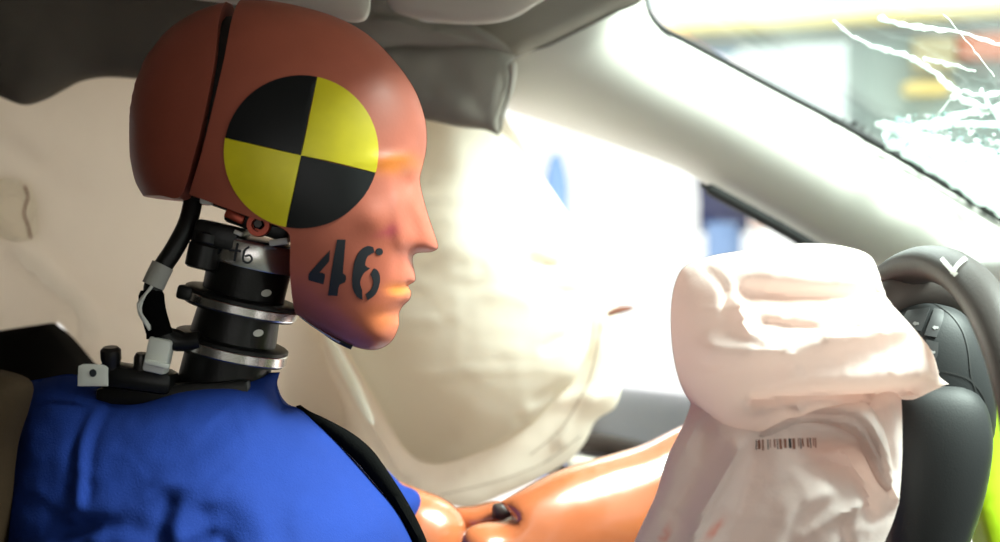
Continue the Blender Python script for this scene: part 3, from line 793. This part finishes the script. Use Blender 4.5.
# shirt
shp = smooth([(28, 381, 1), (45, 378), (72, 374), (92, 381), (118, 391), (142, 395), (160, 390), (190, 380), (232, 375), (280, 372, 1), (277, 386), (284, 404), (300, 409), (320, 427), (340, 446), (372, 482), (398, 514), (420, 560), (450, 660), (455, 740), (430, 820, 1),
              (60, 820, 1), (10, 760), (-4, 640), (-8, 540), (5, 460), (18, 415)], 5)
shf = Field(shp, 3)
sh_f = [('r', [(114, 404), (112, 430), (118, 455), (122, 480)], 4, .008), ('r', [(124, 402), (122, 440), (128, 475)], 3.5, -.006), ('r', [(104, 410), (102, 440), (106, 470)], 4, -.005),
        ('r', [(80, 395), (150, 408), (230, 402), (284, 396)], 5, -.003), ('r', [(50, 400), (110, 410), (180, 420), (280, 405)], 8, .003),
        ('r', [(215, 500), (225, 475), (252, 472), (276, 486), (290, 515), (284, 545)], 10, .011), ('r', [(232, 520), (246, 508), (258, 520), (256, 545)], 6, -.010), ('r', [(205, 480), (200, 500), (206, 520)], 5, -.007),
        ('r', [(120, 492), (165, 478), (215, 452), (270, 420)], 8, .007), ('r', [(110, 505), (165, 498), (200, 520), (210, 560)], 6, -.006), ('r', [(140, 510), (180, 508), (215, 530)], 5, .006),
        ('r', [(20, 470), (60, 500), (110, 545)], 12, .006), ('r', [(40, 520), (80, 515), (130, 500)], 7, -.006), ('r', [(20, 400), (30, 450), (20, 520)], 10, -.006),
        ('r', [(300, 470), (320, 510), (330, 560)], 14, .003)]
sh_f = [(a_, b_, w_ * 1.5, h_ * .5) for a_, b_, w_, h_ in sh_f]
shirt = relief('shirt', shp, .0, .135, .17, M['shirt'], dummy, field=shf, power=.62, cell=4.5, folds=sh_f, rough=.004, rscale=90, seed=3, sharp=0, crease=.0015, cscale=80)
sb_ = tree_of(shirt)
relief('far_sleeve', smooth([(380, 470), (402, 485), (417, 492), (421, 504), (416, 520), (400, 560, 1), (360, 560, 1)], 4), .17, .03, .03, M['shirt'], dummy, cell=6)
# left arm (far side)
arm = relief('forearm', smooth([(461, 548), (465, 531), (478, 524), (500, 521), (512, 516, 1), (505, 507), (500, 502, 1), (526, 487), (556, 472), (592, 460), (640, 446), (680, 427), (730, 408), (765, 402), (782, 418), (775, 455), (735, 510), (690, 560), (620, 592), (530, 600), (475, 585)], 5),
       .19, .048, .045, M['arm'], dummy, cell=6, power=.5, folds=[('g', 487, 536, 14, 10, 0, .004)], rough=.001, rscale=60, Yf=lambda x, y: (x - 560) * .0005)
relief('upper_arm', smooth([(385, 478), (405, 484), (420, 490), (440, 497), (456, 508), (466, 524), (466, 548), (455, 590), (410, 600), (370, 560)], 4),
       .19, .04, .04, M['arm'], dummy, cell=5, rough=.001, rscale=40)['label'] = 'orange upper arm stub with matt skin'
cl = relief('elbow_link', smooth([(452, 508, 1), (475, 506), (498, 501), (514, 508), (518, 520), (498, 528), (470, 532), (455, 528)], 4), .215, .022, .02, M['arm'], dummy, cell=4, power=.35)
relief('elbow_slot', smooth([(493, 505), (503, 503, 1), (513, 514, 1), (505, 520), (492, 517, 1)], 2), .19, .003, .003, M['darktrim'], cl, cell=3, flat=.002)

# seat belt over the far shoulder
bp = [(300, 405), (309, 411), (330, 421), (353, 434), (372, 450), (386, 469), (400, 490), (414, 514), (428, 545), (440, 590)]
bi_ = [(296, 406), (304, 414), (321, 427), (341, 446), (359, 464), (374, 482), (388, 499), (400, 516), (414, 545), (426, 590)]
bl = smooth(bp, 5, False).tolist() + smooth(bi_, 5, False).tolist()[::-1]
belt = relief('seat_belt', np.array(bl), .004, .006, .010, M['blackcloth'], None, power=.4, cell=5, flat=.0015)
tag(belt, 'black seat belt running down over the far shoulder of the blue shirt', 'seat belt')

# ------------------------------------------------------------------ steering wheel
T0 = .109; YAW = .115; WC = Vector((.2604, -.0244, .6738)); WR = .182
WU = Vector((math.sin(T0)*math.cos(YAW), math.sin(T0)*math.sin(YAW), math.cos(T0))); WN = Vector((math.sin(YAW), -math.cos(YAW), 0)); WX = WU.cross(WN).normalized()
if WX.x > 0: WX = -WX                     # towards the dummy
whl = thing('steering_wheel', 'dark steering wheel with a white tape mark on its rim and a charcoal hub', 'steering wheel', WC)
bm = bmesh.new(); rings = []
for i in range(96):
    t = 2*math.pi*i/96; d = WU*math.cos(t) + WN*math.sin(t)
    rings.append([bm.verts.new(WC + d*(WR + .012*math.cos(a)) + WX*(.015*math.sin(a))) for a in (2*math.pi*k/18 for k in range(18))])
for i in range(96):
    r1, r2 = rings[i], rings[(i+1) % 96]
    for k in range(18): bm.faces.new((r1[k], r1[(k+1) % 18], r2[(k+1) % 18], r2[k]))
rim = obj('rim', bm, M['wheel'], whl)
rb = tree_of(rim)
for pts in ([(942, 259), (952, 270), (957, 276)], [(953, 275), (958, 266), (966, 259)]):
    stroke('tape_mark', pts, 4.5, rb, M['white_plastic'], rim, lift=.0008)
cove = relief('upper_spoke', smooth([(872, 300), (884, 280), (905, 266), (935, 262), (962, 274), (980, 300), (986, 335), (975, 345), (955, 322), (930, 312), (905, 318), (888, 340), (872, 345)], 4),
       .02, .02, .02, mat('brown_grey_moulding', (.085, .07, .063), .55, bump=.05, bscale=700), whl, power=.4, cell=5, edge=8)
pod = relief('control_pod', smooth([(870, 335), (892, 318), (906, 308), (925, 303), (948, 306), (964, 318), (976, 340), (984, 366), (990, 400), (986, 440), (960, 470), (900, 470), (860, 440)], 4),
       -.005, .042, .04, M['hub'], whl, power=.33, cell=5)
pdb = tree_of(pod)
for q in ([(908, 312, 1), (930, 309, 1), (921, 332, 1), (899, 330, 1)], [(934, 310, 1), (943, 312), (942, 322), (936, 338, 1), (924, 336, 1)], [(926, 340, 1), (938, 343, 1), (936, 358), (924, 356, 1)]):
    b_ = sticker('button', smooth(q, 3), pdb, M['button'], pod, lift=.0014, cell=4)
    q2 = smooth(q, 3); c = q2.mean(0); bb = tree_of(b_)
    sticker('button_symbol', np.array([(c[0]+1 + 3.2*math.cos(t), c[1]+3 + 2.2*math.sin(t)*(1 if k % 2 else .5)) for k, t in enumerate(2*math.pi*k/10 for k in range(10))]), bb, M['print'], b_, lift=.0004, cell=3)
stroke('pod_seam', [(932, 302), (950, 314), (962, 330), (968, 350), (971, 376), (976, 392)], 1.5, pdb, M['gasket'], pod)
stroke('pod_seam', [(934, 370), (955, 374), (971, 381), (984, 398), (990, 425)], 2.0, pdb, M['gasket'], pod)
relief('airbag_cover', smooth([(882, 420), (890, 388), (915, 380), (946, 380), (966, 386), (978, 397), (985, 412), (988, 440), (984, 475), (975, 512), (962, 550), (945, 620), (900, 640), (885, 540)], 5),
       -.03, .035, .05, M['hub'], whl, power=.35, cell=6)
obj('column_shroud', tube_bm([WC - WU*.05 - WX*.01, WC - WU*.055 - WX*.10, WC - WU*.07 - WX*.26], [.028, .03, .034], 28), M['hub'], whl)
for s in (R(170), R(-118), R(-35)):
    d = WU*math.cos(s) + WN*math.sin(s)
    obj('spoke', tube_bm([WC + d*.03 - WX*.005, WC + d*.10 - WX*.006, WC + d*(WR-.005)], [.022, .015, .012], 14, squash=.7), M['wheel'], whl)

# ------------------------------------------------------------------ driver airbag
bag = thing('driver_airbag', 'white deflated driver airbag draped over the steering wheel', 'airbag', P(790, 420, -.05))
low = relief('lower_panel', smooth([(700, 370), (690, 408), (680, 432), (667, 458), (656, 495), (640, 530), (628, 560), (620, 620, 1), (860, 620, 1), (874, 560), (890, 520), (896, 500, 1), (899, 460), (899, 398, 1), (870, 350), (780, 340)], 4),
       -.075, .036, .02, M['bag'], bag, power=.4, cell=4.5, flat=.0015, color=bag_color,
       folds=[('r', [(690, 410), (675, 450), (655, 500), (635, 545)], 3.5, .006), ('r', [(727, 440), (712, 470), (692, 505), (680, 545)], 7, .012), ('r', [(700, 430), (690, 470), (672, 510)], 9, -.008),
              ('r', [(745, 452), (735, 490), (715, 545)], 12, -.006), ('r', [(858, 425), (868, 455), (880, 480), (895, 500)], 7, .012), ('g', 828, 458, 34, 15, 18, -.034), ('r', [(840, 450), (856, 475), (862, 505)], 9, -.014),
              ('r', [(810, 480), (780, 500), (760, 540)], 12, .008), ('r', [(850, 495), (820, 505), (790, 525)], 7, .006), ('r', [(880, 400), (885, 440), (890, 475)], 8, .004), ('r', [(830, 520), (840, 560)], 8, -.005)],
       rough=.003, rscale=70, seed=7, crease=.0018, cscale=70)
up = relief('upper_lobe', smooth([(803, 243, 1), (832, 244), (858, 250), (870, 258), (876, 276), (882, 299, 1), (906, 323), (924, 343), (932, 357), (936, 374, 1), (949, 384, 1), (925, 393), (908, 400), (885, 396), (868, 398),
        (866, 420), (862, 428), (848, 418), (824, 413), (800, 416), (783, 421), (768, 430), (763, 438), (742, 441), (720, 432), (704, 419), (692, 405), (682, 388), (675, 365), (671, 335), (671, 305), (675, 283), (684, 267), (710, 256), (760, 248)], 4),
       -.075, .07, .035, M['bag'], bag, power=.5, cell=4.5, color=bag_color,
       folds=[('r', [(735, 292), (780, 296), (830, 297), (865, 292)], 12, -.016), ('r', [(700, 345), (760, 344), (830, 330), (885, 322)], 12, .012), ('r', [(725, 300), (728, 325), (745, 335)], 4, .005),
              ('r', [(745, 318), (800, 325), (860, 318)], 4, -.004), ('r', [(770, 370), (830, 372), (890, 368), (935, 372)], 14, .008), ('r', [(740, 394), (800, 386), (860, 390), (905, 388)], 7, -.014),
              ('r', [(780, 400), (790, 415), (800, 420)], 5, .005), ('g', 924, 352, 7, 16, 15, -.012),
              ('r', [(700, 268), (715, 290), (710, 310)], 4, -.004), ('r', [(800, 330), (850, 310), (880, 300)], 6, .006)], rough=.002, rscale=80, seed=11, crease=.0018, cscale=60)
relief('rolled_fold', smooth([(744, 437), (762, 424), (788, 408), (826, 398), (862, 400), (880, 424), (889, 455), (893, 486), (887, 492), (876, 480), (864, 455), (851, 436), (826, 425), (800, 425), (778, 434), (760, 441)], 4),
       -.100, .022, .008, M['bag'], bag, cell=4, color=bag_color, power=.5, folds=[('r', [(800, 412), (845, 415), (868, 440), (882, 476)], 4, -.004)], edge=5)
lb = tree_of(low)
random.seed(21); x = 756.0; k = 0
while x < 816:
    wd = random.choice((1.0, 1.6, 2.6)); y0 = 440 - (x-756)*.05; y1 = y0 + random.uniform(8, 11)
    stroke('barcode_bar', [(x, y0), (x + .5, y1)], wd, lb, M['stitch'] if k % 3 else M['ink'], low)
    x += wd + random.choice((1.2, 2.0, 3.4)); k += 1

# ------------------------------------------------------------------ dashboard
dsh = thing('dashboard', 'pale dashboard with a lime green lower panel beyond the steering wheel', 'dashboard', P(1040, 420, .1))
relief('lower_dash_panel', smooth([(985, 560, 1), (965, 470), (975, 380), (985, 318), (1010, 300), (1100, 300), (1250, 310, 1), (1250, 700, 1), (985, 700, 1)], 7), .14, .03, .05, M['lime'], dsh, power=.3, cell=12, flat=.01, Yf=lambda x, y: (440 - y) * .0005)['label'] = 'lime green panel'
relief('dash_top', smooth([(1000, 262), (1060, 240), (1400, 236, 1), (1400, 330, 1), (1040, 322), (1000, 300)], 7), .22, .12, .2, M['dash'], dsh, power=.4, cell=14, flat=.02)

# ------------------------------------------------------------------ things outside, out of focus
def far_box(name, label, cat, px0, py0, px1, py1, Y, depth, m, tilt=0, parts=True):
    a_ = P(px0, py0, Y); b_ = P(px1, py1, Y)
    c = (a_ + b_) / 2; c.y += depth/2
    o = obj(name, box_bm(c, (abs(b_.x-a_.x), depth, abs(a_.z-b_.z)), Matrix.Rotation(R(tilt), 3, 'Y'), .02), m)
    return tag(o, label, cat)
far_box('roof_beam', 'beige beam crossing behind the windscreen top, blurred', 'beam', 560, 11, 1230, 15, 5.0, .3, mat('beige_beam', (.85, .66, .32), .6), -3.6)
for o in [o for o in bpy.data.objects if o.name == 'roof_beam']:
    pass
far_box('grey_beam', 'grey beam just under the beige beam behind the windscreen, blurred', 'beam', 560, 19, 1230, 30, 5.2, .3, mat('grey_beam_paint', (.26, .26, .25), .6), -3.6)
far_box('wall_cabinet', 'tall grey green cabinet behind the cracked part of the windscreen, blurred', 'cabinet', 868, 28, 1075, 700, 7, .5, mat('grey_green_paint', (.30, .33, .31), .6))
far_box('orange_board', 'orange red board at the top right behind the windscreen, blurred', 'board', 960, 30, 1060, 58, 6.9, .1, mat('orange_board_paint', (.7, .25, .16), .6))
far_box('yellow_board', 'tan yellow board behind the upper crack in the windscreen, blurred', 'board', 915, 34, 957, 70, 6.9, .1, mat('tan_board_paint', (.6, .48, .3), .6))
far_box('amber_lamp', 'amber lamp glowing behind the windscreen cracks, blurred', 'lamp', 908, 80, 952, 94, 6.85, .15, mat('amber_paint', (.95, .65, .22), .5))
far_box('blue_beam_box', 'pale blue box under the grey beam near the left end of the windscreen, blurred', 'box', 672, 36, 740, 50, 6.0, .2, mat('pale_blue_paint', (.25, .4, .6), .6))

# blue padded post and a bystander beyond the driver's window
c = P(556, 152, 5); zt = c.z; 
bm = tube_bm([Vector((c.x, 5, 0)), Vector((c.x, 5, .6)), Vector((c.x, 5, zt - .12)), Vector((c.x, 5, zt - .03)), Vector((c.x, 5, zt))], [.075, .07, .05, .03, .008], 20)
tag(obj('blue_post', bm, mat('blue_padding', (.16, .28, .62), .6)), 'blurred blue post beyond the window beside the curtain airbag', 'post')
Yp = 8.0; s = (Yp + 1) / F
per = thing('person', 'blurred person in navy top and blue trousers standing beyond the side window', 'person', (P(724, 222, Yp).x, Yp, 0))
cx = P(724, 222, Yp).x; wz = P(724, 224, Yp).z
bm = bmesh.new()
for sg in (-1, 1): tube_bm([Vector((cx+sg*.02, Yp+sg*.09, .05)), Vector((cx+sg*.03, Yp+sg*.09, wz*.5)), Vector((cx+sg*.01, Yp+sg*.06, wz))], [.06, .075, .11], 16, bm)
obj('trousers', bm, mat('blue_denim', (.25, .38, .65), .8), per)
obj('top', tube_bm([Vector((cx, Yp, wz-.05)), Vector((cx, Yp, wz+.12)), Vector((cx+.01, Yp, wz+.4)), Vector((cx, Yp, wz+.52)), Vector((cx, Yp, wz+.6))], [.13, .13, .16, .12, .05], 20, squash=1.25), mat('navy_cloth', (.02, .025, .1), .8), per)
obj('sleeve', tube_bm([Vector((cx+.03, Yp-.2, wz+.5)), Vector((cx+.05, Yp-.24, wz+.22)), Vector((cx+.13, Yp-.26, wz+.05))], [.06, .05, .04], 14), bpy.data.materials['navy_cloth'], per)
skin = mat('skin', (.6, .35, .25), .6)
obj('hand', tube_bm([Vector((cx+.13, Yp-.26, wz+.05)), Vector((cx+.16, Yp-.26, wz)), Vector((cx+.18, Yp-.26, wz-.05))], [.035, .04, .02], 12, squash=.5), skin, per)
obj('head', tube_bm([Vector((cx, Yp, wz+.55)), Vector((cx, Yp, wz+.63)), Vector((cx+.02, Yp, wz+.66)), Vector((cx+.01, Yp, wz+.76)), Vector((cx, Yp, wz+.84)), Vector((cx, Yp, wz+.87))], [.05, .055, .08, .1, .07, .02], 20), skin, per)
obj('shoes', box_bm((cx+.04, Yp, .04), (.27, .3, .08), bev=.03), M['black'], per)
